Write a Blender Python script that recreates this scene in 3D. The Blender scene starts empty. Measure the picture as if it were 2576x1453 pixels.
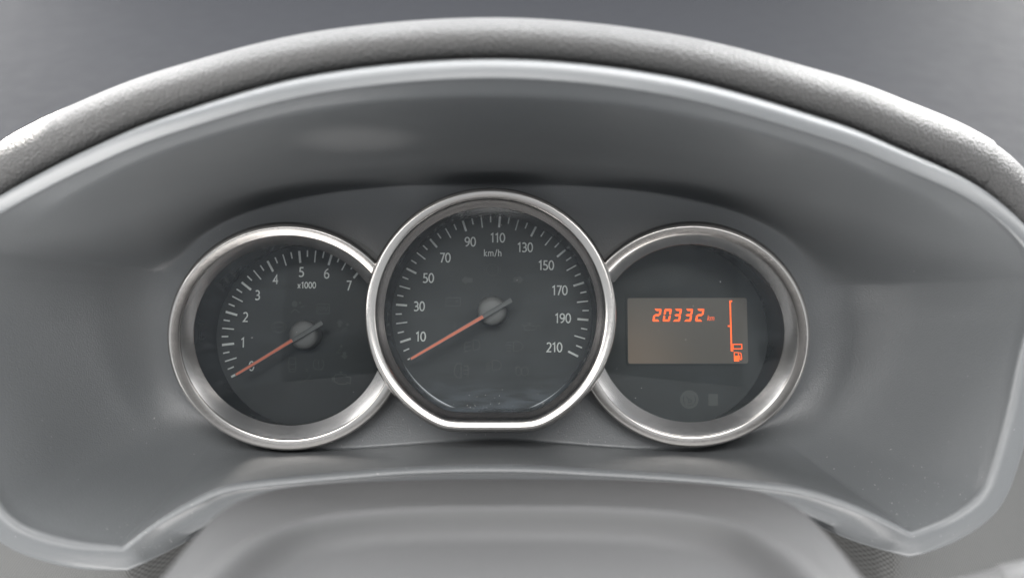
import bpy, math, random
from mathutils import Vector
import numpy as np

random.seed(7)
R = math.radians
SC = bpy.context.scene
COL = SC.collection

# ------------------------------------------------------------------ camera
HF = math.tan(R(59) / 2)
CAMD = 0.40                                   # camera to the front of the speedometer bezel
cam = bpy.data.cameras.new('camera')
cam.sensor_width = 36
cam.lens = 18 / HF
cam.clip_start = 0.01
cam.clip_end = 50
cam.dof.use_dof = True
cam.dof.focus_distance = 0.418
cam.dof.aperture_fstop = 5.5
camo = bpy.data.objects.new('camera', cam)
camo.location = (0, -CAMD, 0)
camo.rotation_euler = (R(90), 0, 0)
COL.objects.link(camo)
SC.camera = camo

# ------------------------------------------------------------------ measuring
# photo coordinates are read on a 2576 x 1453 grid; d is the distance ahead of the camera in metres
K = 2 * HF / 2576
def P(u, v, d):
    return Vector(((u - 1288) * K * d, d - CAMD, -(v - 726.5) * K * d))

# ------------------------------------------------------------------ light
world = bpy.data.worlds.new('World')
SC.world = world
world.use_nodes = True
bg = world.node_tree.nodes['Background']
bg.inputs[0].default_value = (0.93, 0.965, 1.0, 1)
bg.inputs[1].default_value = 0.64

def area_lamp(name, loc, target, sx, sy, power, color, spread=180):
    l = bpy.data.lights.new(name, 'AREA')
    l.shape = 'RECTANGLE'; l.size = sx; l.size_y = sy
    l.energy = power; l.color = color; l.spread = R(spread)
    o = bpy.data.objects.new(name, l)
    o.location = loc
    o.rotation_euler = (Vector(target) - Vector(loc)).to_track_quat('-Z', 'Y').to_euler()
    COL.objects.link(o)
    return o
# the car's windows: windscreen ahead, side windows, the light from behind the driver, plus two added fill lamps
area_lamp('windscreen_light', (0.05, 0.19, 0.82), (0, -0.10, 0.06), 1.8, 0.55, 27, (0.98, 0.99, 1.0))
area_lamp('overhead_fill_light', (0.0, -0.30, 0.95), (0, -0.16, -0.07), 1.2, 0.4, 6.5, (1.0, 0.985, 0.97))  # added overhead fill, no window there: brightens the column cover and lower lips
area_lamp('windscreen_right_light', (1.28, 0.94, 0.98), (0.12, -0.08, 0.06), 0.8, 0.65, 34, (1.0, 0.99, 0.97))
area_lamp('windscreen_left_light', (-0.88, 0.60, 0.66), (-0.12, -0.08, 0.06), 0.5, 0.4, 7, (1.0, 0.98, 0.96))
area_lamp('driver_window_light', (-0.95, -0.35, 0.35), (0, -0.05, -0.03), 0.9, 0.5, 7.5, (1.0, 0.98, 0.96))
area_lamp('passenger_window_light', (1.35, -0.2, 0.40), (0, -0.05, -0.03), 0.9, 0.5, 3.8, (1.0, 0.98, 0.96))
area_lamp('rear_light', (-0.05, -1.2, 0.66), (0, -0.1, -0.05), 1.4, 0.72, 13.5, (1.0, 0.985, 0.97))
area_lamp('seat_bounce_fill', (0.0, -0.52, -0.86), (0, -0.02, 0.05), 1.5, 0.65, 15, (1.0, 0.965, 0.94))  # added fill from low in front, standing for bounce, lifts the dark hood interior

def spot_lamp(name, loc, target, power, size, blend, color, squash=1.0):
    l = bpy.data.lights.new(name, 'SPOT')
    l.energy = power; l.spot_size = R(size); l.spot_blend = blend; l.color = color
    l.shadow_soft_size = 0.004
    o = bpy.data.objects.new(name, l)
    o.scale = (1, squash, 1)
    o.location = loc
    o.rotation_euler = (Vector(target) - Vector(loc)).to_track_quat('-Z', 'Y').to_euler()
    COL.objects.link(o)

spot_lamp('sun_patch_light', (-0.75, 0.55, 0.95), (-0.179, -0.0285, 0.0512), 1500, 2.55, 0.04, (1.0, 0.95, 0.88))
spot_lamp('sun_glint_light', (0.16, -0.72, -0.30), P(890, 334, .355), 17, 4.2, 1.0, (1.0, 0.93, 0.88), 0.42)

SC.view_settings.view_transform = 'Standard'
SC.view_settings.look = 'None'
SC.view_settings.gamma = 1
SC.view_settings.use_curve_mapping = False
SC.view_settings.exposure = 0.0
SC.cycles.max_bounces = 10
SC.cycles.transparent_max_bounces = 16
SC.cycles.caustics_reflective = False
SC.cycles.use_denoising = True

# ------------------------------------------------------------------ materials
def new_mat(name):
    m = bpy.data.materials.new(name)
    m.use_nodes = True
    nt = m.node_tree
    b = nt.nodes['Principled BSDF']
    return m, nt, b

def noise_bump(nt, b, scale, strength, dist, detail=3, tex='NOISE', prev=None, stretch=None):
    tc = nt.nodes.new('ShaderNodeTexCoord')
    src = tc.outputs['Object']
    if stretch:
        mp = nt.nodes.new('ShaderNodeMapping'); mp.inputs['Scale'].default_value = stretch
        nt.links.new(src, mp.inputs[0]); src = mp.outputs[0]
    if tex == 'NOISE':
        n = nt.nodes.new('ShaderNodeTexNoise'); n.inputs['Detail'].default_value = detail
        out = n.outputs[0]
    else:
        n = nt.nodes.new('ShaderNodeTexVoronoi'); n.feature = 'SMOOTH_F1'
        n.inputs['Smoothness'].default_value = 0.4
        out = n.outputs['Distance']
    n.inputs['Scale'].default_value = scale
    nt.links.new(src, n.inputs['Vector'])
    bp = nt.nodes.new('ShaderNodeBump')
    bp.inputs['Strength'].default_value = strength
    bp.inputs['Distance'].default_value = dist
    nt.links.new(out, bp.inputs['Height'])
    if prev: nt.links.new(prev.outputs[0], bp.inputs['Normal'])
    nt.links.new(bp.outputs[0], b.inputs['Normal'])
    return bp

def rough_var(nt, b, scale, lo, hi, stretch=None):
    tc = nt.nodes.new('ShaderNodeTexCoord')
    src = tc.outputs['Object']
    if stretch:
        mp = nt.nodes.new('ShaderNodeMapping'); mp.inputs['Scale'].default_value = stretch
        nt.links.new(src, mp.inputs[0]); src = mp.outputs[0]
    n = nt.nodes.new('ShaderNodeTexNoise'); n.inputs['Scale'].default_value = scale
    n.inputs['Detail'].default_value = 4
    nt.links.new(src, n.inputs['Vector'])
    mr = nt.nodes.new('ShaderNodeMapRange')
    mr.inputs['From Min'].default_value = 0.3; mr.inputs['From Max'].default_value = 0.7
    mr.inputs['To Min'].default_value = lo; mr.inputs['To Max'].default_value = hi
    nt.links.new(n.outputs[0], mr.inputs[0])
    nt.links.new(mr.outputs[0], b.inputs['Roughness'])

def plastic(name, col, lo, hi, grain=None, spec=0.5):
    m, nt, b = new_mat(name)
    b.inputs['Base Color'].default_value = (*col, 1)
    b.inputs['Specular IOR Level'].default_value = spec
    rough_var(nt, b, 60, lo, hi)
    if grain:
        noise_bump(nt, b, *grain)
    return m

M = {}
M['trim'] = plastic('trim_plastic', (0.155, 0.162, 0.167), 0.29, 0.325, (1500, 0.6, 0.00018, 2), 0.85)
M['cover'] = plastic('cover_plastic', (0.092, 0.092, 0.093), 0.5, 0.56, (1500, 0.5, 0.00025, 3), 0.35)
M['stalk'] = plastic('stalk_plastic', (0.15, 0.15, 0.15), 0.45, 0.5)
M['black'] = plastic('black_plastic', (0.045, 0.05, 0.051), 0.5, 0.6)
M['dashtop'] = plastic('dash_top_plastic', (0.023, 0.024, 0.0275), 0.68, 0.74, (900, 0.4, 0.0004, 3), 0.08)
M['dial'] = plastic('dial_print_black', (0.016, 0.019, 0.0195), 0.45, 0.55)
M['well'] = plastic('well_black', (0.017, 0.020, 0.0205), 0.24, 0.34)
M['hub'] = plastic('hub_plastic', (0.2, 0.195, 0.19), 0.38, 0.5, (4000, 0.4, 0.0001, 2))
M['white'] = plastic('white_print', (0.72, 0.72, 0.70), 0.5, 0.6)
M['symbol'] = plastic('unlit_symbol_print', (0.051, 0.054, 0.051), 0.45, 0.55)
M['dust'] = plastic('dust_lint', (0.6, 0.6, 0.57), 0.8, 0.9)

# leather-like grained pad
m, nt, b = new_mat('pad_grained_plastic')
b.inputs['Base Color'].default_value = (0.078, 0.077, 0.076, 1)
b.inputs['Specular IOR Level'].default_value = 0.42
rough_var(nt, b, 40, 0.42, 0.5)
bp = noise_bump(nt, b, 1050, 0.9, 0.0006, 2, 'VORONOI')
noise_bump(nt, b, 2200, 0.3, 0.0002, 3, 'NOISE', bp)
M['pad'] = m

# dashboard panel with a staggered dimple grain
m, nt, b = new_mat('panel_dimpled_plastic')
b.inputs['Base Color'].default_value = (0.14, 0.14, 0.136, 1)
b.inputs['Roughness'].default_value = 0.5
tc = nt.nodes.new('ShaderNodeTexCoord'); sx = nt.nodes.new('ShaderNodeSeparateXYZ')
nt.links.new(tc.outputs['Object'], sx.inputs[0])
def sinw(sock, freq):
    a = nt.nodes.new('ShaderNodeMath'); a.operation = 'MULTIPLY'; a.inputs[1].default_value = freq
    nt.links.new(sock, a.inputs[0])
    s = nt.nodes.new('ShaderNodeMath'); s.operation = 'SINE'; nt.links.new(a.outputs[0], s.inputs[0])
    return s.outputs[0]
pr = nt.nodes.new('ShaderNodeMath'); pr.operation = 'MULTIPLY'
nt.links.new(sinw(sx.outputs[0], 3300), pr.inputs[0]); nt.links.new(sinw(sx.outputs[2], 2900), pr.inputs[1])
bp = nt.nodes.new('ShaderNodeBump'); bp.inputs['Strength'].default_value = 0.4; bp.inputs['Distance'].default_value = 0.00018
nt.links.new(pr.outputs[0], bp.inputs['Height']); nt.links.new(bp.outputs[0], b.inputs['Normal'])
M['panel'] = m

def metal(name, col, lo, hi, bump):
    m, nt, b = new_mat(name)
    b.inputs['Base Color'].default_value = (*col, 1)
    b.inputs['Metallic'].default_value = 1
    rough_var(nt, b, 220, lo, hi, (1, 1, 5))
    noise_bump(nt, b, 900, bump, 0.0002, 3, 'NOISE', None, (1, 1, 4))
    return m
M['chrome'] = metal('satin_chrome', (0.66, 0.635, 0.61), 0.19, 0.25, 0.006)
M['cone_dark'] = metal('dark_polished_chrome', (0.36, 0.35, 0.345), 0.2, 0.24, 0.004)
M['cone'] = metal('polished_chrome', (0.6, 0.595, 0.59), 0.2, 0.24, 0.004)

# clear lens: thin pane, Fresnel mirror + a trace of dust film, wiped into streaks low on the middle one
def lens_mat(name, smudge):
    m, nt, b = new_mat(name)
    nt.nodes.remove(b)
    out = nt.nodes['Material Output']
    N_ = nt.nodes.new; L = nt.links.new
    tr = N_('ShaderNodeBsdfTransparent'); tr.inputs[0].default_value = (0.95, 0.975, 0.97, 1)
    gl = N_('ShaderNodeBsdfGlossy'); gl.inputs['Roughness'].default_value = 0.05
    fr = N_('ShaderNodeFresnel'); fr.inputs[0].default_value = 1.45
    mx = N_('ShaderNodeMixShader')
    L(fr.outputs[0], mx.inputs[0]); L(tr.outputs[0], mx.inputs[1]); L(gl.outputs[0], mx.inputs[2])
    df = N_('ShaderNodeBsdfDiffuse'); df.inputs[0].default_value = (0.66, 0.78, 0.92, 1)
    tc = N_('ShaderNodeTexCoord')
    n1 = N_('ShaderNodeTexNoise'); n1.inputs['Scale'].default_value = 70; n1.inputs['Detail'].default_value = 7
    n1.inputs['Distortion'].default_value = 0.8
    mp = N_('ShaderNodeMapping'); mp.inputs['Rotation'].default_value = (0, 0.9, 0); mp.inputs['Scale'].default_value = (1, 1, 5)
    L(tc.outputs['Object'], mp.inputs[0]); L(mp.outputs[0], n1.inputs['Vector'])
    mr = N_('ShaderNodeMapRange'); mr.inputs['From Min'].default_value = 0.4; mr.inputs['From Max'].default_value = 0.75
    mr.inputs['To Min'].default_value = 0.012; mr.inputs['To Max'].default_value = 0.024
    L(n1.outputs[0], mr.inputs[0])
    fac = mr.outputs[0]
    if smudge:
        # a wiped patch: finger-grease streaks near the flat edge of the pane
        sp = N_('ShaderNodeSeparateXYZ'); L(tc.outputs['Object'], sp.inputs[0])
        mz = N_('ShaderNodeMapRange'); mz.interpolation_type = 'SMOOTHSTEP'
        mz.inputs['From Min'].default_value = -0.036; mz.inputs['From Max'].default_value = -0.056
        L(sp.outputs[2], mz.inputs[0])
        mq = N_('ShaderNodeMapRange'); mq.inputs['From Min'].default_value = 0.36; mq.inputs['From Max'].default_value = 0.72
        mq.inputs['To Min'].default_value = 0.0; mq.inputs['To Max'].default_value = 0.075
        L(n1.outputs[0], mq.inputs[0])
        mu = N_('ShaderNodeMath'); mu.operation = 'MULTIPLY'; L(mz.outputs[0], mu.inputs[0]); L(mq.outputs[0], mu.inputs[1])
        ad = N_('ShaderNodeMath'); ad.operation = 'ADD'; L(mu.outputs[0], ad.inputs[0]); L(fac, ad.inputs[1]); fac = ad.outputs[0]
    mx2 = N_('ShaderNodeMixShader')
    L(fac, mx2.inputs[0]); L(mx.outputs[0], mx2.inputs[1]); L(df.outputs[0], mx2.inputs[2])
    L(mx2.outputs[0], out.inputs[0])
    return m
M['lens'] = lens_mat('clear_lens', False)
M['lens_wiped'] = lens_mat('clear_lens_with_wipe_marks', True)

def glow(name, base, emis, strength, rough=0.4):
    m, nt, b = new_mat(name)
    b.inputs['Base Color'].default_value = (*base, 1)
    b.inputs['Roughness'].default_value = rough
    b.inputs['Emission Color'].default_value = (*emis, 1)
    b.inputs['Emission Strength'].default_value = strength
    return m
M['lcd_on'] = glow('lcd_segment_orange', (0.6, 0.1, 0.02), (1.0, 0.115, 0.018), 1.25)
M['lcd_dim'] = glow('lcd_segment_dim_orange', (0.5, 0.1, 0.04), (1.0, 0.13, 0.035), 0.55)
M['needle'] = glow('needle_orange', (0.74, 0.19, 0.10), (1.0, 0.14, 0.06), 0.05, 0.35)
M['needle_frame'] = plastic('needle_smoke_plastic', (0.15, 0.15, 0.146), 0.2, 0.3)
M['lcd'] = glow('lcd_backlit_screen', (0.085, 0.080, 0.072), (1.0, 0.66, 0.42), 0.020, 0.3)
# the backlight lamp sits behind the lower left corner of the screen: it glows more there
nt = M['lcd'].node_tree
tc = nt.nodes.new('ShaderNodeTexCoord'); ds = nt.nodes.new('ShaderNodeVectorMath'); ds.operation = 'DISTANCE'
ds.inputs[1].default_value = P(1570, 930, 0.43)
nt.links.new(tc.outputs['Object'], ds.inputs[0])
mr = nt.nodes.new('ShaderNodeMapRange'); mr.interpolation_type = 'SMOOTHERSTEP'
mr.inputs['From Min'].default_value = 0.0; mr.inputs['From Max'].default_value = 0.045
mr.inputs['To Min'].default_value = 0.085; mr.inputs['To Max'].default_value = 0.018
nt.links.new(ds.outputs['Value'], mr.inputs[0])
nt.links.new(mr.outputs[0], nt.nodes['Principled BSDF'].inputs['Emission Strength'])

# ------------------------------------------------------------------ mesh helpers
def link(name, verts, faces, mat, parent=None, smooth=True, sharp=None):
    me = bpy.data.meshes.new(name)
    me.from_pydata([tuple(v) for v in verts], [], faces)
    me.materials.append(M[mat])
    if smooth:
        me.polygons.foreach_set('use_smooth', [True] * len(me.polygons))
        if sharp is not None and hasattr(me, 'set_sharp_from_angle'):
            me.set_sharp_from_angle(angle=R(sharp))
    me.update()
    o = bpy.data.objects.new(name, me)
    COL.objects.link(o)
    if parent is not None: o.parent = parent
    return o

def thing(name, label, cat, group=None):
    o = bpy.data.objects.new(name, None)
    o.empty_display_size = 0.01
    COL.objects.link(o)
    o['label'] = label; o['category'] = cat
    if group: o['group'] = group
    return o

def tag(o, label, cat, group=None, kind=None):
    if label: o['label'] = label
    if cat: o['category'] = cat
    if group: o['group'] = group
    if kind: o['kind'] = kind
    return o

def loft(rings, closed=True, flip=False):
    n = len(rings[0]); V = [p for r in rings for p in r]; F = []
    for i in range(len(rings) - 1):
        for j in range(n if closed else n - 1):
            k = (j + 1) % n
            q = (i * n + j, i * n + k, (i + 1) * n + k, (i + 1) * n + j)
            F.append(q[::-1] if flip else q)
    return V, F

def catmull(ctrl, per):
    """Dense centripetal-free Catmull-Rom through rows of numbers; keeps both ends."""
    c = np.array(ctrl, float)
    c = np.vstack([2 * c[0] - c[1], c, 2 * c[-1] - c[-2]])
    out = []
    for i in range(1, len(c) - 2):
        p0, p1, p2, p3 = c[i - 1], c[i], c[i + 1], c[i + 2]
        for s in range(per):
            t = s / per
            out.append(0.5 * ((2 * p1) + (-p0 + p2) * t + (2 * p0 - 5 * p1 + 4 * p2 - p3) * t * t + (-p0 + 3 * p1 - 3 * p2 + p3) * t ** 3))
    out.append(c[-2])
    return np.array(out)

# ------------------------------------------------------------------ frames
class Frame:
    def __init__(s, o, ex, ez):
        s.o = Vector(o); s.ex = Vector(ex).normalized(); s.ez = Vector(ez).normalized()
        s.en = s.ez.cross(s.ex) * -1
        if s.en.y > 0: s.en = -s.en              # normal looks at the driver
    def p(s, a, b, h=0.0): return s.o + s.ex * a + s.ez * b + s.en * h
    def hit(s, u, v, h=0.0):
        """local (a, b) where the line of sight of a photo point meets the plane at height h"""
        c = Vector((0, -CAMD, 0)); r = P(u, v, 1.0) - c
        o = s.o + s.en * h
        t = (o - c).dot(s.en) / r.dot(s.en)
        w = c + r * t - o
        return w.dot(s.ex), w.dot(s.ez)

TILT = R(5)
FACE_D = 0.428
FEZ = (0, math.sin(TILT), math.cos(TILT))
SPEED = Frame(P(1238.1, 784, FACE_D), (1, 0, 0), FEZ)
_a, _b = SPEED.hit(773, 843)
TACH = Frame(SPEED.p(_a, _b), (1, 0, 0), FEZ)
_a2, _b2 = SPEED.hit(1703, 840)
DISP = Frame(SPEED.p(_a2, _b2), (1, 0, 0), FEZ)
VF = K * FACE_D                                # metres per photo unit on the dial faces

# ------------------------------------------------------------------ flat print: strokes and filled shapes
def ribbon(lines, w, fr, h, V, F, shear=0.0):
    for li, pts in enumerate(lines):
        hh = h + li * 0.00003
        pts = [Vector((x, y)) for x, y in pts]
        n = len(pts)
        closed = (pts[0] - pts[-1]).length < 1e-7 and n > 3
        base = len(V)
        for i in range(n):
            if closed:
                a = pts[(i - 1) % (n - 1)]; c = pts[(i + 1) % (n - 1)]
                if i == n - 1: a = pts[n - 2]; c = pts[1]
            else:
                a = pts[max(i - 1, 0)]; c = pts[min(i + 1, n - 1)]
            p = pts[i]
            d1 = (p - a); d2 = (c - p)
            if d1.length < 1e-9: d1 = d2
            if d2.length < 1e-9: d2 = d1
            d1 = d1.normalized(); d2 = d2.normalized()
            t = (d1 + d2)
            t = t.normalized() if t.length > 1e-6 else d1
            nn = Vector((-t.y, t.x))
            mlen = 1 / max(0.5, abs(nn.dot(Vector((-d1.y, d1.x)))))
            for sgn in (1, -1):
                q = p + nn * (sgn * w * 0.5 * mlen)
                V.append(fr.p(q.x, q.y, hh))
        for i in range(n - 1):
            F.append((base + 2 * i, base + 2 * i + 1, base + 2 * i + 3, base + 2 * i + 2))

def arc(cx, cy, rx, ry, a0, a1, n=14):
    return [(cx + rx * math.cos(R(a0 + (a1 - a0) * i / n)), cy + ry * math.sin(R(a0 + (a1 - a0) * i / n))) for i in range(n + 1)]

# stroke alphabet: height 1, x to the right
G = {
 '0': (0.56, [arc(.28, .5, .23, .455, 90, 450, 28)]),
 '1': (0.44, [[(.06, .79), (.26, .955), (.26, 0)]]),
 '2': (0.54, [arc(.25, .70, .21, .255, 150, -20, 12) + [(.40, .50), (.06, .055), (.50, .055)]]),
 '3': (0.52, [arc(.21, .725, .20, .23, 140, -85, 12) + arc(.21, .275, .235, .235, 85, -140, 14)]),
 '4': (0.58, [[(.39, 0), (.39, .94), (.05, .30), (.54, .30)]]),
 '5': (0.52, [[(.45, .945), (.12, .945), (.10, .56)] + arc(.20, .305, .25, .265, 100, -140, 14)]),
 '6': (0.56, [arc(.52, .42, .45, .55, 100, 180, 8) + arc(.285, .30, .215, .26, 170, -190, 22)]),
 '7': (0.52, [[(.03, .945), (.47, .945), (.17, 0)]]),
 '9': (0.56, [arc(.04, .56, .45, .52, -80, 0, 8) + arc(.275, .70, .215, .25, -10, 350, 22)]),
 'x': (0.50, [[(.03, .66), (.44, 0)], [(.44, .66), (.03, 0)]]),
 'k': (0.50, [[(.07, 0), (.07, 1.0)], [(.42, .68), (.10, .36), (.46, 0)]]),
 'm': (0.86, [[(.07, 0), (.07, .68)], arc(.235, .45, .165, .20, 180, 0, 8) + [(.40, 0)], arc(.565, .45, .165, .20, 180, 0, 8) + [(.73, 0)]]),
 'h': (0.56, [[(.07, 0), (.07, 1.0)], arc(.25, .45, .18, .20, 180, 0, 8) + [(.43, 0)]]),
 '/': (0.40, [[(.02, -.06), (.34, 1.02)]]),
}
def text_mesh(s, fr, ca, cb, size, weight, h, mat, parent, name, shear=0.0, track=0.0):
    W = sum(G[c][0] for c in s) * size + track * (len(s) - 1)
    x = ca - W / 2; V = []; F = []
    for ci, c in enumerate(s):
        adv, lines = G[c]
        L = [[(x + (px + shear * py) * size, cb + (py - 0.5) * size) for px, py in ln] for ln in lines]
        ribbon(L, weight, fr, h, V, F)
        x += adv * size + track
    return link(name, V, F, mat, parent, smooth=False)

# ================================================================== SETTING
def sheet(name, fn, nu, nv, mat):
    V = [fn(i / nu, j / nv) for j in range(nv + 1) for i in range(nu + 1)]
    F = [(j * (nu + 1) + i, j * (nu + 1) + i + 1, (j + 1) * (nu + 1) + i + 1, (j + 1) * (nu + 1) + i) for j in range(nv) for i in range(nu)]
    return link(name, V, F, mat)
# the dashboard's top running forward to the windscreen
def dash_top(a, t):
    x = -0.75 + 1.5 * a
    y = 0.075 + 0.62 * t
    z = 0.03 + 0.40 * t ** 1.15 - 0.05 * (x / 0.75) ** 2
    return Vector((x, y, z))
o = sheet('dashboard_top', dash_top, 40, 24, 'dashtop'); o['kind'] = 'structure'
# the lower dashboard, below and beside the binnacle
def sstep(k):
    k = min(1, max(0, k)); return k * k * (3 - 2 * k)
def dash_low(a, t):
    x = -0.42 + 0.84 * a
    z = 0.06 - 0.30 * t
    y = 0.012 + 0.7 * max(0, abs(x) - .16) - 0.05 * max(0, t - 0.45) + 0.11 * sstep((0.178 - abs(x)) / 0.035)
    return Vector((x, y, z))
V = []; F = []
nu, nv = 168, 40
for j in range(nv + 1):
    for i in range(nu + 1): V.append(dash_low(i / nu, j / nv))
for j in range(nv):
    for i in range(nu):
        c = dash_low((i + .5) / nu, (j + .5) / nv)
        if abs(c.x) < 0.19 and c.z > -0.075: continue          # the opening that holds the gauges
        F.append((j * (nu + 1) + i, j * (nu + 1) + i + 1, (j + 1) * (nu + 1) + i + 1, (j + 1) * (nu + 1) + i))
o = link('dashboard_panel', V, F, 'panel'); o['kind'] = 'structure'

# ================================================================== BINNACLE HOOD
hood = thing('instrument_hood', 'grey plastic instrument hood arching over and around the three gauges', 'dashboard hood')
# u, v, d of the lip; angle on the face plate oval; roll radius, lip width (mm)
TOP = [(-105, 680, .352, 175, 3.0, 6), (-85, 590, .348, 168, 2.8, 3), (0, 492, .340, 158, 2.4, .6), (200, 380, .328, 143, 2.2, .2), (430, 285, .317, 128, 2.2, .2),
       (800, 184, .306, 108, 2.4, .2), (1250, 146, .300, 90, 2.6, .2), (1688, 190, .306, 72, 2.4, .2), (2088, 300, .318, 52, 2.2, .2), (2288, 380, .326, 42, 2.2, .2),
       (2438, 450, .335, 32, 2.2, .3), (2530, 518, .342, 24, 2.4, .6), (2590, 610, .348, 14, 2.6, 2), (2604, 700, .352, 6, 2.8, 4), (2582, 790, .354, 0, 3.0, 5.5),
       (2552, 901, .354, -7, 3, 6.5), (2525, 1026, .353, -15, 3, 6.5), (2490, 1151, .351, -22, 3, 6.5), (2460, 1222, .350, -27, 3.4, 6),
       (2423, 1264, .349, -30, 3.2, 6), (2363, 1301, .348, -33, 3.0, 6), (2288, 1333, .346, -37, 2.8, 5.5)]
SCAL = [(2288, 1333, .346, -37, 2.8, 5.5), (2188, 1284, .350, -44, 2.6, 11), (2113, 1252, .353, -48, 3, 10), (2030, 1226, .356, -52, 3, 8), (1938, 1211, .359, -56, 3, 8),
        (1738, 1192, .363, -65, 3, 8), (1538, 1179, .365, -76, 3, 8), (1288, 1167, .366, -88, 3, 8), (1050, 1171, .365, -100, 3, 8), (850, 1186, .363, -110, 3, 8),
        (640, 1206, .359, -121, 3, 8), (560, 1221, .356, -126, 3, 8), (500, 1245, .353, -130, 3, 10), (430, 1284, .350, -134, 2.6, 11), (375, 1321, .348, -138, 2.4, 9.5), (312, 1368, .346, -143, 2.8, 5.5)]
LEFT = [(312, 1368, .346, -143, 2.8, 5.5), (200, 1354, .347, -147, 3.4, 6), (100, 1327, .349, -151, 3.6, 6), (45, 1298, .350, -155, 3.6, 6), (8, 1258, .351, -159, 3, 6.5), (-25, 1180, .352, -165, 3, 6.5),
        (-55, 1050, .353, -172, 3, 6.5), (-85, 900, .354, -178, 3, 6.5), (-105, 780, .354, -182, 3, 6.5), (-105, 680, .352, -185, 3, 6)]
PER = 8
segT, segS, segL = catmull(TOP, PER), catmull(SCAL, PER), catmull(LEFT, PER)
path = np.vstack([segT[:-1], segS[:-1], segL[:-1]])
N = len(path); NT = len(segT) - 1
lip0 = [P(*r[:3]) for r in path]
cen = Vector((0, 0, 0))
for q in lip0: cen += q / N
def inner(phi):
    c = math.cos(R(phi)); s = math.sin(R(phi))
    ax = abs(c) ** .70; sy = abs(s) ** .62
    x = math.copysign(798 * ax, c)
    if s > 0: y = 790 - (325 - 22 * ax ** 2) * sy
    else: y = 790 + (316 + 62 * min(1, abs(x) / 520) ** 1.6) * sy
    return P(1238 + x, y, .427)
inn = [inner(r[3]) for r in path]
# outward normals of the lip in the x-z plane
nor = []
for i in range(N):
    t = lip0[(i + 1) % N] - lip0[i - 1]
    n = Vector((-t.z, 0, t.x)).normalized()
    nor.append(n)
if sum((lip0[i] - cen).dot(nor[i]) for i in range(N)) < 0: nor = [-n for n in nor]
KT = [max(0.0, 1 - path[i][5] / 4) for i in range(N)]
nS0, nS1 = NT, NT + len(segS) - 1
R2 = [1.6 + 6.4 * k for k in KT]
for i in range(N):
    if not nS0 - 1 <= i <= nS1 + 1:                     # the sides: a fuller, rounder lip
        f = min(1, min(abs(i - nS0), abs(i - nS1)) / 10) * (1 - KT[i])
        R2[i] += 3.4 * f; path[i][5] -= 3.2 * f; path[i][4] += .5 * f
for i in range(N): path[i][4] = path[i][4] * (1 - KT[i]) + .4 * KT[i]
lip = [lip0[i] - nor[i] * (.0074 * KT[i]) for i in range(N)]
rings = []
NS = 40
for k in range(NS):
    t = k / NS
    ring = []
    for i in range(N):
        c2 = math.cos(R(path[i][3])) ** 2
        up = max(0.0, math.sin(R(path[i][3])))
        g = t ** (1.18 + 0.75 * c2 + 0.55 * up)
        q = inn[i].lerp(lip[i], t)
        kb = .93 * KT[i]
        ts = min(1.0, t / (1 - .2 * KT[i]))
        g = (1 - kb) * g + kb * ts * ts * (3 - 2 * ts)
        q.y = inn[i].y + (lip[i].y - inn[i].y) * g
        ring.append(q)
    rings.append(ring)
fwd = Vector((0, -1, 0))
SL = [0.15 + (1.9 * min(1, min(i - nS0, nS1 - i) / 10) if nS0 < i < nS1 else 0) for i in range(N)]
def roll(o_mm, f_mm):
    return [lip[i] + nor[i] * (o_mm(i) * .001) + fwd * (f_mm(i) * .001) for i in range(N)]
for a in (0, 10, 20, 30, 40, 50, 60, 70, 80, 90):
    rings.append(roll(lambda i: path[i][4] * (1 - math.cos(R(a))), lambda i: path[i][4] * math.sin(R(a))))
for fwid in (0.5, 1.0):
    rings.append(roll(lambda i: path[i][4] + path[i][5] * fwid, lambda i: path[i][4] - path[i][5] * fwid * SL[i]))
for bb in (18, 36, 54, 72, 90):
    rings.append(roll(lambda i: path[i][4] + path[i][5] + R2[i] * math.sin(R(bb)), lambda i: path[i][4] - path[i][5] * SL[i] - R2[i] * (1 - math.cos(R(bb)))))
rings.append(roll(lambda i: path[i][4] + path[i][5] + R2[i] - .1, lambda i: -6 - path[i][5]))
rings.append(roll(lambda i: path[i][4] + path[i][5] + R2[i] - .6, lambda i: -22 - path[i][5]))
# face plate behind the gauges, with openings for the three wells
RC = 0.0560                                     # outer radius of the middle bezel
RS = 0.0508                                     # outer radius of the side bezels
def axis_xz(fr): return fr.o.x, fr.o.z
spx, spz = axis_xz(SPEED)
GA = [(spx, spz + .001, RC - .0035), (TACH.o.x, TACH.o.z, 0.0465), (DISP.o.x, DISP.o.z, 0.0465)]
ctr = P(1238, 790, .431)
NP = 44
prings = []
for k in range(NP + 1):
    t = 1 - k / NP
    ring = []
    for i in range(N):
        q = ctr.lerp(inn[i], max(t, 0.001))
        q.y = ctr.y + (inn[i].y - ctr.y) * t ** 2.2
        ring.append(q)
    prings.append(ring)
V, F = loft(prings[::-1][:-1] + rings)
F2 = []
for f in F:
    c = sum((V[i] for i in f), Vector()) / 4
    if any((c.x - x) ** 2 + (c.z - z) ** 2 < r * r for x, z, r in GA) and c.y > 0: continue
    F2.append(f)
link('trim_shell', V, F2, 'trim', hood)

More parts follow.
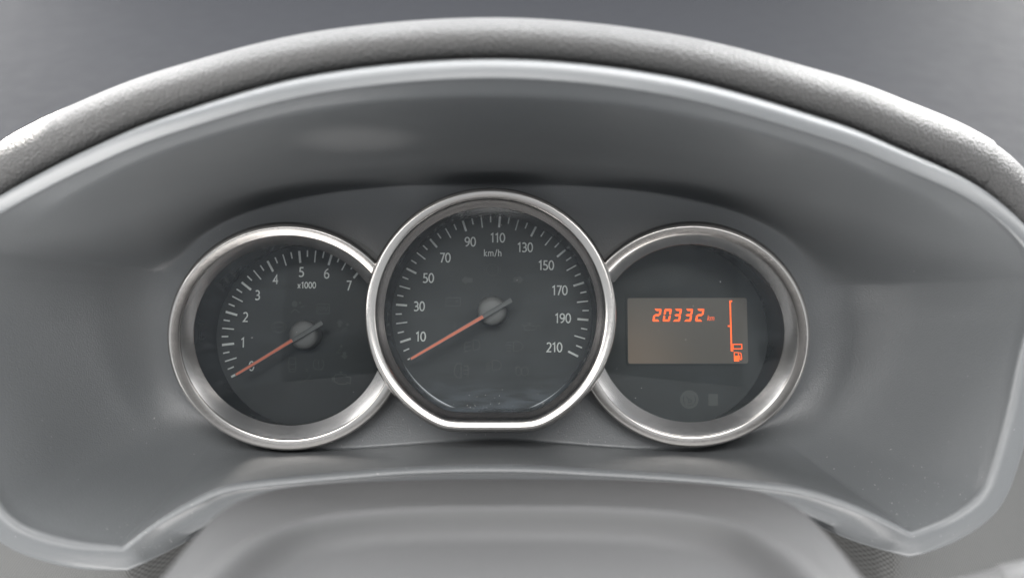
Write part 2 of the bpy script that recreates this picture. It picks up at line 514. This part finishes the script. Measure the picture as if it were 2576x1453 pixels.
# grained pad over the hood
pad_prof = [(4.4, 8), (5.0, 4.2), (6.2, 1.9), (8.0, .7), (10.2, .7), (12.8, 2.2), (15.6, 5.6), (18.2, 10.5), (20.4, 17.5), (21.6, 27), (21.8, 42), (20, 66), (14, 110), (4, 160)]
def pad_part(name, i0, i1, kx=1.0, mat='pad', lift=0.0):
    rings = []
    for oo, dy in catmull(pad_prof, 3):
        ring = []
        for i in range(i0, i1):
            u = path[i][0]
            s = (1.0 + 0.36 * min(1, abs(u - 1270) / 1250) ** 2) * kx
            q = lip0[i] + nor[i] * (((oo - 4.4) * 1.16 * s + 1.5 + lift) * .001)
            q.y = lip0[i].y + (dy + 5.0) * .001
            ring.append(q)
        rings.append(ring)
    V, F = loft(rings, closed=False)
    return link(name, V, F, mat, hood)
# the seam at the right: last index where the lip is left of u = 2500
iseam = max(i for i in range(NT) if path[i][0] < 2492 and path[i][1] < 600)
pad_part('hood_pad', 0, iseam + 1)
p2 = pad_part('pad_end_piece', iseam, NT - 40, 0.99, 'pad', -0.5)

# ================================================================== GAUGE BUILDERS
NA = 240
def chord(a, r_full, h_full):
    """radius of a circle flattened at the bottom, with softened corners"""
    s = math.sin(a)
    if s >= -0.2: return r_full
    r2 = h_full / -s
    p = 60.0
    return (r_full ** -p + r2 ** -p) ** (-1 / p)

# ---- speedometer
speed = thing('speedometer', 'large middle round gauge numbered to 210 km/h in a flat-bottomed chrome ring', 'speedometer', 'round gauges in the cluster')
_ra, _rb = SPEED.hit(1233.5, 785.5, .028)
SRIM = Frame(SPEED.p(_ra, _rb, 0.028), (1, 0, 0), (0, math.sin(R(4)), math.cos(R(4))))
HC = 0.0525                                     # from the centre down to the flat
def srim_ring(r, h, fr=SRIM):
    ring = []
    for i in range(NA):
        a = 2 * math.pi * i / NA
        off = r - .0560
        rr = chord(a, r, HC + off)
        ring.append(fr.p(rr * math.cos(a), rr * math.sin(a), h))
    return ring
prof = [(56.6, -36), (56.5, -8), (56.3, -4.5), (56.0, -2.4), (55.5, -1.0), (54.9, -.3), (54.2, .0), (53.4, -.15), (51.9, -.75), (51.3, -1.05), (50.95, -1.45), (50.75, -2.1)]
V, F = loft([srim_ring(r * .001, h * .001) for r, h in prof])
link('bezel', V, F, 'chrome', speed, sharp=60)
prof = [(50.75, -2.1), (50.5, -2.5), (49.2, -3.9), (47.7, -5.6)]
V, F = loft([srim_ring(r * .001, h * .001) for r, h in prof])
link('inner_ring', V, F, 'cone_dark', speed, sharp=60)
V, F = loft([srim_ring(r * .001, h * .001) for r, h in [(47.7, -5.6), (47.5, -6.2), (47.4, -20), (47.3, -29.5)]])
link('well', V, F, 'well', speed, sharp=60)
ring = srim_ring(.0476, -.0058)
link('lens', ring, [tuple(range(NA))], 'lens_wiped', speed, smooth=False)
ring = []
for i in range(NA):
    a = 2 * math.pi * i / NA
    rr = chord(a, .0482, HC - .006)
    ring.append(SPEED.p(rr * math.cos(a), rr * math.sin(a)))
link('dial_face', ring, [tuple(range(NA))], 'dial', speed, smooth=False)

# ---- side gauges: their rings lean towards the outer, upper side
def side_gauge(root, fr, cu, cv, sgn, Rin, Rmaj_d=0.405):
    # rim plane: centre on the line of sight of (cu, cv) at Rmaj_d
    o = P(cu, cv, Rmaj_d)
    # long axis lies in the picture plane; short axis leans 24 deg, outer-upper end nearer
    la = R(36 if sgn < 0 else 144)
    ex = Vector((math.cos(la), 0, math.sin(la)))
    sh = Vector((-math.sin(la), 0, math.cos(la)))
    if sh.z < 0: sh = -sh
    lean = R(15)
    ez = Vector((sh.x * math.cos(lean), -math.sin(lean), sh.z * math.cos(lean)))
    rf = Frame(o, ex, ez)
    cx, cz = SRIM.o.x, SRIM.o.z
    # angles (around the rim) that stay outside the middle bezel
    def pt(r, a, h): return rf.p(r * math.cos(a), r * math.sin(a), h)
    keep = []
    for i in range(NA * 2):
        a = math.pi * i / NA
        p = pt(Rin, a, 0)
        keep.append(math.hypot(p.x - cx, p.z - cz) > 0.0532)
    n2 = NA * 2
    start = next(i for i in range(n2) if keep[i] and not keep[i - 1])
    idx = []
    i = start
    while keep[i % n2]:
        idx.append(i % n2); i += 1
    ang = [math.pi * i / NA for i in idx]
    Rm = Rin * 1000
    prof = [(Rm + 5.9, -5.5), (Rm + 5.75, -3.4), (Rm + 5.4, -1.7), (Rm + 4.9, -.6), (Rm + 4.3, -.1), (Rm + 3.7, -.1), (Rm + 1.0, -1.1), (Rm + .45, -1.3), (Rm + .12, -1.6), (Rm, -2.1)]
    rr = [[pt(r * .001, a, h * .001) for a in ang] for r, h in prof]
    base = [[q + Vector((0, dd, 0)) for q in rr[0]] for dd in (.05, .02, .006)]
    V, F = loft(base + rr, closed=False)
    link('bezel', V, F, 'chrome', root, sharp=60)
    # inner ring: from the bezel's inner edge down to the circle on the dial plane
    def facept(r, a):
        p = pt(Rin, a, 0)
        aa = math.atan2((p - fr.o).dot(fr.ez), (p - fr.o).dot(fr.ex))
        return fr.p(r * math.cos(aa), r * math.sin(aa), 0)
    V, F = loft([[pt(r, a, h) for a in ang] for r, h in ((Rin, -.0021), (Rin - .0003, -.0024), (Rin - .0024, -.0046), (Rin - .0048, -.0074))], closed=False)
    link('inner_ring', V, F, 'cone', root, sharp=60)
    A = [pt(Rin - .0048, a, -.0074) for a in ang]
    Bq = [facept(.0428, a) for a in ang]
    V, F = loft([[A[k].lerp(Bq[k], t) for k in range(len(ang))] for t in (0, .03, .5, 1)], closed=False)
    link('well', V, F, 'well', root, sharp=60)
    # dial face and lens, both cut off where the middle gauge stands
    def cut_disc(frame, rad, h, R_mid):
        ring = []
        for i in range(n2):
            a = math.pi * i / NA
            r = rad
            lo = 0.0; 
            for s in range(60):
                q = frame.p(rad * (s + 1) / 60 * math.cos(a), rad * (s + 1) / 60 * math.sin(a), h)
                if math.hypot(q.x - cx, q.z - cz) < R_mid:
                    r = rad * (s + .5) / 60; break
            ring.append(frame.p(r * math.cos(a), r * math.sin(a), h))
        return ring
    ring = cut_disc(fr, .0440, 0, .0555)
    link('dial_face', [fr.o] + ring, [(0, i + 1, (i + 1) % n2 + 1) for i in range(n2)], 'dial', root, smooth=False)
    ring = cut_disc(rf, Rin - .0047, -.0072, .0552)
    link('lens', [rf.p(0, 0, -.0072)] + ring, [(0, i + 1, (i + 1) % n2 + 1) for i in range(n2)], 'lens', root, smooth=False)
    return rf

tach = thing('tachometer', 'left round rev counter numbered 0 to 7 x1000 in a chrome ring', 'rev counter', 'round gauges in the cluster')
side_gauge(tach, TACH, 728, 858, -1, .0471)
disp = thing('display_gauge', 'right round gauge with an orange digital odometer screen in a chrome ring', 'gauge display', 'round gauges in the cluster')
side_gauge(disp, DISP, 1736, 853, 1, .0465)

# ---- tick marks, numerals
def ticks(root, fr, Rout, a0, da, vals, kind):
    cache = {}
    for v in vals:
        L, w = kind(v)
        a = R(a0 - da * v)
        if (L, w) not in cache:
            me = bpy.data.meshes.new('tick_mark')
            z = .00002
            me.from_pydata([(-L, -w / 2, 0), (0, -w / 2, 0), (0, w / 2, 0), (-L, w / 2, 0), (-L, -w / 2, z), (0, -w / 2, z), (0, w / 2, z), (-L, w / 2, z)], [],
                           [(4, 5, 6, 7), (0, 1, 5, 4), (1, 2, 6, 5), (2, 3, 7, 6), (3, 0, 4, 7)])
            me.materials.append(M['white'])
            cache[(L, w)] = me
        o = bpy.data.objects.new('tick_mark', cache[(L, w)])
        COL.objects.link(o); o.parent = root
        p = fr.p(Rout * math.cos(a), Rout * math.sin(a), .0001)
        er = (fr.ex * math.cos(a) + fr.ez * math.sin(a)); et = (fr.ez * math.cos(a) - fr.ex * math.sin(a))
        en = er.cross(et)
        from mathutils import Matrix
        mw = Matrix((er, et, en)).transposed().to_4x4(); mw.translation = p
        if en.y > 0:
            pass
        o.matrix_world = mw
def kind_s(v):
    if v % 20 == 10: return 28.0 * VF, 5.3 * VF
    if v % 10 == 0: return 28.0 * VF, 3.2 * VF
    return 15.8 * VF, 3.4 * VF
ticks(speed, SPEED, 242.8 * VF, 209.55, 1.1284, range(0, 211, 5), kind_s)
def kind_t(q):
    if q % 4 == 0: return 30.6 * VF, 5.6 * VF
    if q % 2 == 0: return 30.0 * VF, 3.2 * VF
    return 16.4 * VF, 3.5 * VF
ticks(tach, TACH, 214.6 * VF, 208.9, 22.463 / 4, range(0, 29), kind_t)

for s, u, v in [('10', 1058.5, 846), ('30', 1055, 770), ('50', 1078, 699), ('70', 1120, 648), ('90', 1183, 608), ('110', 1252, 598), ('130', 1321, 622), ('150', 1374, 667), ('170', 1408, 730), ('190', 1416, 800), ('210', 1394.5, 873)]:
    a, b = SPEED.hit(u, v)
    text_mesh(s, SPEED, a, b, 24.3 * VF, 3.3 * VF, .0002, 'white', speed, 'numeral', track=1.2 * VF)
a, b = SPEED.hit(1240, 636)
text_mesh('km/h', SPEED, a, b, 17.6 * VF, 2.2 * VF, .0002, 'white', speed, 'unit_text', track=1.6 * VF)
for s, u, v in [('0', 633, 920), ('1', 611.5, 861), ('2', 618, 797), ('3', 648.5, 742), ('4', 694, 702), ('5', 759, 684), ('6', 822, 688), ('7', 878, 718)]:
    a, b = TACH.hit(u, v)
    text_mesh(s, TACH, a, b, 24.6 * VF, 3.3 * VF, .0002, 'white', tach, 'numeral')
a, b = TACH.hit(772, 717)
text_mesh('x1000', TACH, a, b, 15.8 * VF, 2.4 * VF, .0002, 'white', tach, 'unit_text', track=1.2 * VF)

# ---- needles
def needle(root, fr, tip, start, tail, hubw):
    H = .0115
    ta = Vector(fr.hit(*tip, H)); st = Vector(fr.hit(*start, H)); tl = Vector(fr.hit(*tail, H))
    d = (ta - tl).normalized(); n = Vector((-d.y, d.x))
    def bar(p, q, wp, wq, h0, h1, mat, name, par):
        c = [p + n * wp / 2, p - n * wp / 2, q - n * wq / 2, q + n * wq / 2]
        V = [fr.p(x.x, x.y, h0) for x in c] + [fr.p(x.x, x.y, h1) for x in c]
        return link(name, V, [(0, 1, 2, 3), (7, 6, 5, 4), (0, 4, 5, 1), (1, 5, 6, 2), (2, 6, 7, 3), (3, 7, 4, 0)], mat, par, smooth=False)
    body = bar(tl, ta + d * .0004, 11.6 * VF, 8.0 * VF, H - .0016, H, 'needle_frame', 'needle', root)
    bar(st, ta, 8.4 * VF, 6.0 * VF, H + .0001, H + .0005, 'needle', 'pointer_stripe', body)
    for sg in (1, -1):                                     # thin raised rails beside the stripe
        V = []
        for p, w in ((tl, 11.6 * VF), (ta, 8.0 * VF)):
            e = n * (sg * (w / 2 - .00012))
            for dx in (-.00011, .00011):
                for h in (H, H + .0006):
                    q = p + e + n * dx; V.append(fr.p(q.x, q.y, h))
        link('rail', V, [(0, 1, 3, 2), (4, 6, 7, 5), (0, 4, 5, 1), (2, 3, 7, 6), (1, 5, 7, 3)], 'needle_frame', body, smooth=False)
    # domed hub cap under the needle
    rings = []
    for r, h in [(6.9, .1), (6.9, 4), (6.85, 6.5), (6.6, 7.9), (6.1, 8.8), (5.2, 9.4), (3.8, 9.7), (1.9, 9.85), (.05, 9.9)]:
        rings.append([fr.p(r * .001 * math.cos(2 * math.pi * i / 48), r * .001 * math.sin(2 * math.pi * i / 48), h * .001) for i in range(48)])
    V, F = loft(rings)
    link('hub_cap', V, F, 'hub', root, sharp=70)
needle(speed, SPEED, (1034, 902), (1215, 796), (1287, 754), 0)
needle(tach, TACH, (594, 942), (735, 855), (811, 811), 0)

# ---- unlit warning symbols
def symbol(root, fr, conv, lines=(), fills=(), w=2.0, label=None):
    V = []; F = []
    if lines:
        ribbon([[fr.hit(*conv(x, y)) for x, y in ln] for ln in lines], w * VF, fr, .00012, V, F)
    for fi, poly in enumerate(fills):
        b0 = len(V)
        for x, y in poly:
            a, b = fr.hit(*conv(x, y)); V.append(fr.p(a, b, .00011))
        F.append(tuple(range(b0, len(V))))
    o = link('warning_symbol', V, F, 'symbol', root, smooth=False)
    return o
c5 = lambda x, y: (676.2 + .1773 * x, 727.7 + .1773 * y)
c3 = lambda x, y: (901.6 + .2625 * x, 463.7 + .2625 * y)
c4 = lambda x, y: (901.6 + .2625 * x, 740.6 + .2625 * y)
def ell(cx, cy, rx, ry, n=26): return arc(cx, cy, rx, ry, 0, 360, n)
S = lambda *a, **k: symbol(tach, TACH, c5, *a, **k)
S([[(310, 335), (370, 280), (440, 330)], [(450, 250), (510, 230)]], [ell(368, 205, 42, 45)[:-1], ell(442, 190, 18, 18)[:-1]], w=2.2)
S([[(685, 205), (858, 205), (858, 342), (685, 342), (685, 205)], [(705, 310), (720, 235), (740, 305), (755, 240), (775, 290), (795, 245), (815, 305), (840, 240)]], w=1.5)
S([], [[(1010, 425), (1062, 480), (1030, 480), (1030, 530), (985, 530), (985, 480), (955, 480)], ell(1118, 497, 22, 24)[:-1]])
S([[(1050, 550), (1115, 550)], [(1040, 572), (1115, 572)], [(1025, 596), (1115, 596)]], w=1.3)
S([[(985, 860), (1020, 830)], [(965, 862), (1025, 862)], [(960, 884), (1020, 884)], [(952, 905), (1020, 905)]], [ell(1030, 805, 20, 22)[:-1], [(1050, 882), (1098, 882), (1098, 935), (1130, 935), (1075, 990), (1012, 935), (1050, 935)]], w=1.3)
S([[(290, 965), (375, 965), (380, 1030), (375, 1165), (290, 1165), (285, 1030), (290, 965)], [(295, 1060), (370, 1060)], [(300, 1130), (368, 1130)], [(285, 1030), (255, 1060)], [(380, 1030), (402, 1060)], [(285, 1090), (258, 1115)], [(378, 1090), (402, 1115)]], w=1.7)
S([[(650, 1135), (765, 1135)], arc(707, 1060, 75, 80, 235, 100, 10), arc(707, 1060, 75, 80, -55, 80, 10), [(707, 1000), (707, 1070)], [(707, 1085), (707, 1105)]], w=1.9)
S([[(905, 1230), (905, 1300), ], [(905, 1265), (930, 1265), (930, 1310), (955, 1310), (985, 1340), (1105, 1340), (1110, 1315), (1155, 1335), (1162, 1240), (1110, 1240), (1095, 1205), (955, 1205), (930, 1235), (930, 1265)], [(1025, 1205), (1025, 1168)], [(1000, 1168), (1050, 1168)]], w=2.6)
S([ell(145, 535, 105, 80), ell(145, 535, 70, 68), [(95, 535), (195, 535)]], w=1.6)
S([arc(440, 1130, 170, 180, 20, 110, 14)], w=1.0)
S([[(510, 1128), (560, 1128)], [(525, 1155), (558, 1155)]], w=1.8)
S = lambda *a, **k: symbol(speed, SPEED, c3, *a, **k)
S([], [[(985, 915), (1035, 868), (1035, 893), (1095, 893), (1095, 940), (1035, 940), (1035, 965)]])
S([], [[(1585, 912), (1535, 868), (1535, 890), (1485, 890), (1485, 937), (1535, 937), (1535, 960)]])
S([ell(1285, 818, 58, 58), [(1285, 790), (1285, 825)], [(1285, 838), (1285, 848)], arc(1285, 818, 78, 78, 150, 210, 8), arc(1285, 818, 78, 78, -30, 30, 8)], w=1.4)
S([[(838, 1088), (978, 1088), (978, 1165), (838, 1165), (838, 1088)], [(865, 1088), (865, 1078), (890, 1078)], [(930, 1078), (955, 1078), (955, 1088)], [(860, 1118), (890, 1118)], [(928, 1118), (958, 1118)], [(943, 1104), (943, 1132)]], w=1.6)
S([[(1590, 1355), (1595, 1395), (1680, 1395), (1735, 1345), (1680, 1358), (1645, 1345), (1590, 1355)], [(1560, 1335), (1590, 1360)], [(1635, 1345), (1635, 1330)], [(1610, 1328), (1660, 1328)], [(1745, 1352), (1745, 1368)]], w=1.7)
S([ell(1715, 1118, 28, 32), ell(1610, 1118, 22, 28)], w=1.2)
S = lambda *a, **k: symbol(speed, SPEED, c4, *a, **k)
def Dshape(x0, x1, y0, y1):
    xm = x0 + (x1 - x0) * .35; r = (y1 - y0) / 2
    return [(x0, y0), (xm, y0)] + arc(xm, (y0 + y1) / 2, x1 - xm, r, -90, 90, 12) + [(x0, y1), (x0, y0)]
S([Dshape(1100, 1165, 433, 530), [(1015, 465), (1080, 450)], [(1012, 508), (1078, 493)], [(1005, 552), (1078, 530)], arc(1040, 500, 22, 55, 100, 260, 8)], w=1.8)
S([Dshape(1485, 1577, 450, 541), [(1415, 455), (1465, 455)], [(1415, 483), (1465, 483)], [(1415, 511), (1465, 511)], [(1415, 540), (1465, 540)]], w=1.8)
S([Dshape(1282, 1370, 628, 725), [(1222, 662), (1265, 645)], [(1220, 690), (1265, 672)], [(1216, 716), (1265, 698)], [(1214, 745), (1265, 725)]], w=1.8)
S([[(2 * 952 - x, y) for x, y in Dshape(920, 985, 660, 797)], [(1010, 685), (1060, 685)], [(1010, 722), (1060, 722)], [(1010, 760), (1060, 760)], arc(1040, 735, 14, 65, -90, 90, 8)], w=1.8)
S([ell(1535, 735, 26, 42), ell(1595, 735, 34, 42), [(1505, 712), (1512, 690), (1545, 692)], [(1625, 700), (1640, 694)]], w=1.8)
S([[(905, 262), (925, 262)], [(925, 265), (925, 335)], [(920, 285), (940, 285)], [(870, 330), (900, 318)]], w=1.4)
cd = lambda x, y: (x, y)
S = lambda *a, **k: symbol(disp, DISP, cd, *a, **k)
# the cruise-control disc: light disc with darker ring cut out
disc = [ell(1734, 1004, 23.5, 23.5)[:-1]]
S([], disc)
V = []; F = []
ribbon([[DISP.hit(x, y) for x, y in ln] for ln in ([arc(1734, 1004, 15.5, 15.5, 40 + 0, 40 + 70, 8), arc(1734, 1004, 15.5, 15.5, 130, 215, 8), arc(1734, 1004, 15.5, 15.5, 325, 395, 8), ell(1735, 1008, 4, 4, 12), [(1732, 1004), (1726, 997)]])], 1.6 * VF, DISP, .00025, V, F)
link('warning_symbol', V, F, 'dial', disp, smooth=False)
S([], [[(1782, 990), (1806, 990), (1806, 1020), (1782, 1020)]])

# ---- odometer screen
lcd_q = [(1578, 749.5), (1878, 749), (1882, 913.5), (1580, 914)]
def rounded(quad, rad, n=6):
    out = []
    for i in range(4):
        p = Vector(quad[i]); a = Vector(quad[i - 1]); c = Vector(quad[(i + 1) % 4])
        p1 = p + (a - p).normalized() * rad; p2 = p + (c - p).normalized() * rad
        for k in range(n + 1):
            t = k / n
            out.append(tuple(p1 * (1 - t) ** 2 + p * 2 * t * (1 - t) + p2 * t * t))
    return out
rl = rounded(lcd_q, 6)
V = [DISP.p(*DISP.hit(x, y), .00035) for x, y in rl] + [DISP.p(*DISP.hit(x, y), -.0002) for x, y in rl]
n = len(rl)
screen = link('screen', V, [tuple(range(n))] + [(i, (i + 1) % n, n + (i + 1) % n, n + i) for i in range(n)], 'lcd', disp, smooth=False)
rl2 = rounded([(1574, 745.5), (1882, 745), (1886, 917.5), (1576, 918)], 8)
V = [DISP.p(*DISP.hit(x, y), .0005) for x, y in rl] + [DISP.p(*DISP.hit(x, y), .0005) for x, y in rl2] + [DISP.p(*DISP.hit(x, y), -.0002) for x, y in rl2]
F = [(i, (i + 1) % n, n + (i + 1) % n, n + i) for i in range(n)] + [(n + i, n + (i + 1) % n, 2 * n + (i + 1) % n, 2 * n + i) for i in range(n)]
link('screen_frame', V, F, 'dial', screen, smooth=False)

cl = lambda x, y: (1558.5 + .14 * x, 727.7 + .14 * y)      # readings taken on an enlarged view of the screen
def seg7(chars):
    W, Hh, g, t = 132.0, 228.0, 4.0, 38.0
    SEG = {'0': 'abcdef', '2': 'abged', '3': 'abgcd'}
    sh = -0.17
    for ch, x0 in chars:
        V = []; F = []
        def add(poly):
            b0 = len(V)
            for px, py in poly:
                x = x0 + px + sh * (py - Hh)
                u, v = cl(x, 348 + py); a, b = DISP.hit(u, v)
                V.append(DISP.p(a, b, .00055))
            F.append(tuple(range(b0, len(V))))
        m = Hh / 2; c = 10
        polys = {'a': [(g, 0), (W - g, 0), (W - t - 2, t), (t + 2, t)],
                 'd': [(t + 2, Hh - t), (W - t - 2, Hh - t), (W - g, Hh), (g, Hh)],
                 'g': [(14, m), (t, m - t / 2), (W - t, m - t / 2), (W - 14, m), (W - t, m + t / 2), (t, m + t / 2)],
                 'f': [(0, g + 4), (t - 2, t + 4), (t - 2, m - t / 2 - 3), (12, m - 4), (0, m - 14)],
                 'b': [(W, g + 4), (W, m - 14), (W - 12, m - 4), (W - t + 2, m - t / 2 - 3), (W - t + 2, t + 4)],
                 'e': [(0, m + 14), (12, m + 4), (t - 2, m + t / 2 + 3), (t - 2, Hh - t - 4), (0, Hh - g - 4)],
                 'c': [(W, m + 14), (W, Hh - g - 4), (W - t + 2, Hh - t - 4), (W - t + 2, m + t / 2 + 3), (W - 12, m + 4)]}
        for s in SEG[ch]: add(polys[s])
        link('odometer_digit', V, F, 'lcd_on', screen, smooth=False)
seg7([('2', 585), ('0', 768), ('3', 950), ('3', 1150), ('2', 1352)])
a, b = DISP.hit(*cl(1632, 512))
text_mesh('km', DISP, a, b, 13.2 * VF, 2.0 * VF, .00055, 'lcd_dim', screen, 'unit_text', shear=.22)
def lcd_part(name, lines, fills, w, mat='lcd_on'):
    V = []; F = []
    ribbon([[DISP.hit(*cl(x, y)) for x, y in ln] for ln in lines], w * .14 * VF, DISP, .00055, V, F)
    for poly in fills:
        b0 = len(V)
        for x, y in poly:
            a, b = DISP.hit(*cl(x, y)); V.append(DISP.p(a, b, .0007))
        F.append(tuple(range(b0, len(V))))
    return link(name, V, F, mat, screen, smooth=False)
lcd_part('fuel_scale', [[(1982, 200), (2008, 1105)], [(1990, 212), (2018, 212)], [(1940, 658), (1985, 658)], [(2000, 1098), (2040, 1098)]], [], 27)
lcd_part('fuel_bar', [[(2032, 985), (2190, 985), (2194, 1066), (2036, 1066), (2032, 985)]], [], 17)
lcd_part('fuel_pump_symbol', [[(2060, 1285), (2056, 1132), (2130, 1132), (2136, 1285)], [(2136, 1195), (2152, 1195), (2162, 1255), (2178, 1260), (2192, 1240), (2180, 1170), (2178, 1150), (2148, 1132)]], [[(2052, 1190), (2140, 1190), (2146, 1290), (2052, 1290)]], 14)

# ================================================================== STEERING COLUMN COVER
cover = thing('steering_column_cover', 'light grey steering column cover with a raised curved ridge below the gauges', 'column cover')
OUTC = [(0, .3385), (.04, .3365), (.068, .3305), (.084, .322), (.0935, .308), (.0965, .290), (.0955, .272), (.0930, .25), (.090, .228), (.086, .19), (.08, .12)]
INC = [(0, .2715), (.02, .271), (.035, .2688), (.0455, .2655), (.054, .2605), (.060, .254), (.0645, .2445), (.067, .231), (.068, .215), (.067, .19), (.062, .13)]
oc = catmull(OUTC, 8); ic = catmull(INC, 8)
def mirror(c):
    r = [(x, y) for x, y in c]
    return [(-x, y) for x, y in r[:0:-1]] + r
oc = mirror(oc); ic = mirror(ic)
def normals2(c):
    out = []
    for i in range(len(c)):
        a = Vector(c[max(i - 1, 0)]); b = Vector(c[min(i + 1, len(c) - 1)])
        t = (b - a).normalized(); out.append(Vector((-t.y, t.x)))
    return out
on = normals2(oc); inn2 = normals2(ic)
if on[len(on) // 2].y < 0: on = [-q for q in on]
if inn2[len(inn2) // 2].y < 0: inn2 = [-q for q in inn2]
rings = []
def cring(c, nn, off, z): return [Vector((c[i][0] + nn[i].x * off * .001, c[i][1] + nn[i].y * off * .001 - CAMD, (z + 2.6) * .001)) for i in range(len(c))]
for off, z in [(3, -150), (2.4, -105), (1.8, -92), (1.0, -84), (0, -79), (-1.6, -75.6), (-4, -73.4), (-7.5, -72.0), (-10.5, -71.5)]:
    rings.append(cring(oc, on, off, z))
bas = cring(oc, on, -10.5, -71.5); tgt = cring(ic, inn2, 9, -71.0)
for t in (.25, .5, .75): rings.append([bas[i].lerp(tgt[i], t) for i in range(len(oc))])
for off, z in [(9, -71), (6, -70.3), (3.8, -69.0), (2.0, -68.0), (.6, -67.5), (-.6, -67.7), (-1.8, -68.8), (-3, -71), (-4.5, -73.8), (-6.5, -75.5), (-10, -76.2), (-15, -76)]:
    rings.append(cring(ic, inn2, off, z))
last = rings[-1]
for t in (.4, .8, .999):
    rings.append([Vector((q.x * (1 - t), q.y + (0.17 - CAMD - q.y) * t, q.z + .0015 * t)) for q in last])
V, F = loft(rings, closed=False)
link('cover_shell', V, F, 'cover', cover)
# small dark slot at the cover's right edge
def box_part(name, c, sx, sy, sz, mat, parent, rz=0):
    V = []
    for z in (-1, 1):
        for x, y in ((-1, -1), (1, -1), (1, 1), (-1, 1)):
            k = .82 if z > 0 else 1
            X = x * sx * k / 2; Y = y * sy * k / 2
            V.append(Vector(c) + Vector((X * math.cos(rz) - Y * math.sin(rz), X * math.sin(rz) + Y * math.cos(rz), z * sz / 2)))
    return link(name, V, [(3, 2, 1, 0), (4, 5, 6, 7), (0, 1, 5, 4), (1, 2, 6, 5), (2, 3, 7, 6), (3, 0, 4, 7)], mat, parent, smooth=False)
box_part('release_tab', P(2109, 1462, .2335), .0045, .006, .006, 'black', cover)

# ---- control stalk at the lower right corner
stalk = thing('control_stalk', 'pale grey control stalk reaching in at the lower right corner', 'stalk')
A = P(2180, 1560, .275); B = P(2760, 1462, .262)
d = (B - A).normalized(); up = Vector((0, 0, 1)); e1 = d.cross(up).normalized(); e2 = e1.cross(d)
rings = []
for t, r in [(0, .1), (0, 5), (.03, 6.2), (.3, 7.2), (.6, 8.2), (.62, 8.9), (.64, 9.2), (.98, 9.6), (1, 8.8), (1.0, .1)]:
    rings.append([A.lerp(B, t) + (e1 * math.cos(2 * math.pi * i / 40) + e2 * math.sin(2 * math.pi * i / 40)) * r * .001 for i in range(40)])
V, F = loft(rings[:6]); link('stalk_arm', V, F, 'stalk', stalk, sharp=50)
V, F = loft(rings[5:]); link('stalk_grip', V, F, 'stalk', stalk, sharp=50)

# ================================================================== DUST
bpy.context.view_layer.update()
dg = bpy.context.evaluated_depsgraph_get()
V = []; F = []
def speck(p, n, s):
    t = n.orthogonal().normalized(); t2 = n.cross(t)
    an = random.uniform(0, 6.28); e = random.choice((1, 1, 1, 2.2))
    a = t * math.cos(an) + t2 * math.sin(an); c = n.cross(a)
    b0 = len(V)
    for q in (a * s * e, c * s * .6, -a * s * e, -c * s * .6): V.append(p + q + n * s * .15)
    V.append(p + n * s * .7)
    F.extend([(b0, b0 + 1, b0 + 4), (b0 + 1, b0 + 2, b0 + 4), (b0 + 2, b0 + 3, b0 + 4), (b0 + 3, b0, b0 + 4)])
org = Vector((0, -CAMD, 0))
made = 0
for k in range(1500):
    if made > 560: break
    z = random.random()
    if z < .45: u, v = random.gauss(1240, 420), random.gauss(1120, 45)
    elif z < .6: u, v = random.gauss(380, 60), random.gauss(1340, 40)
    elif z < .75: u, v = random.gauss(2280, 90), random.gauss(1250, 60)
    elif z < .87: u, v = random.gauss(1238, 130), random.gauss(1020, 30)
    else: u, v = random.uniform(0, 2576), random.uniform(500, 1400)
    ok, loc, nrm, _, ob, _ = SC.ray_cast(dg, org, (P(u, v, 1) - org).normalized())
    if not ok or ob.name.split('.')[0] not in ('trim_shell', 'lens', 'bezel'): continue
    if nrm.dot(org - loc) < 0: nrm = -nrm
    speck(loc, nrm, random.choice((.0001, .00013, .00016, .00023)) * random.uniform(.7, 1.2))
    made += 1
o = link('dust_specks', V, F, 'dust', smooth=False)
tag(o, 'pale dust specks and lint scattered over the trim and lenses', 'dust', kind='stuff')
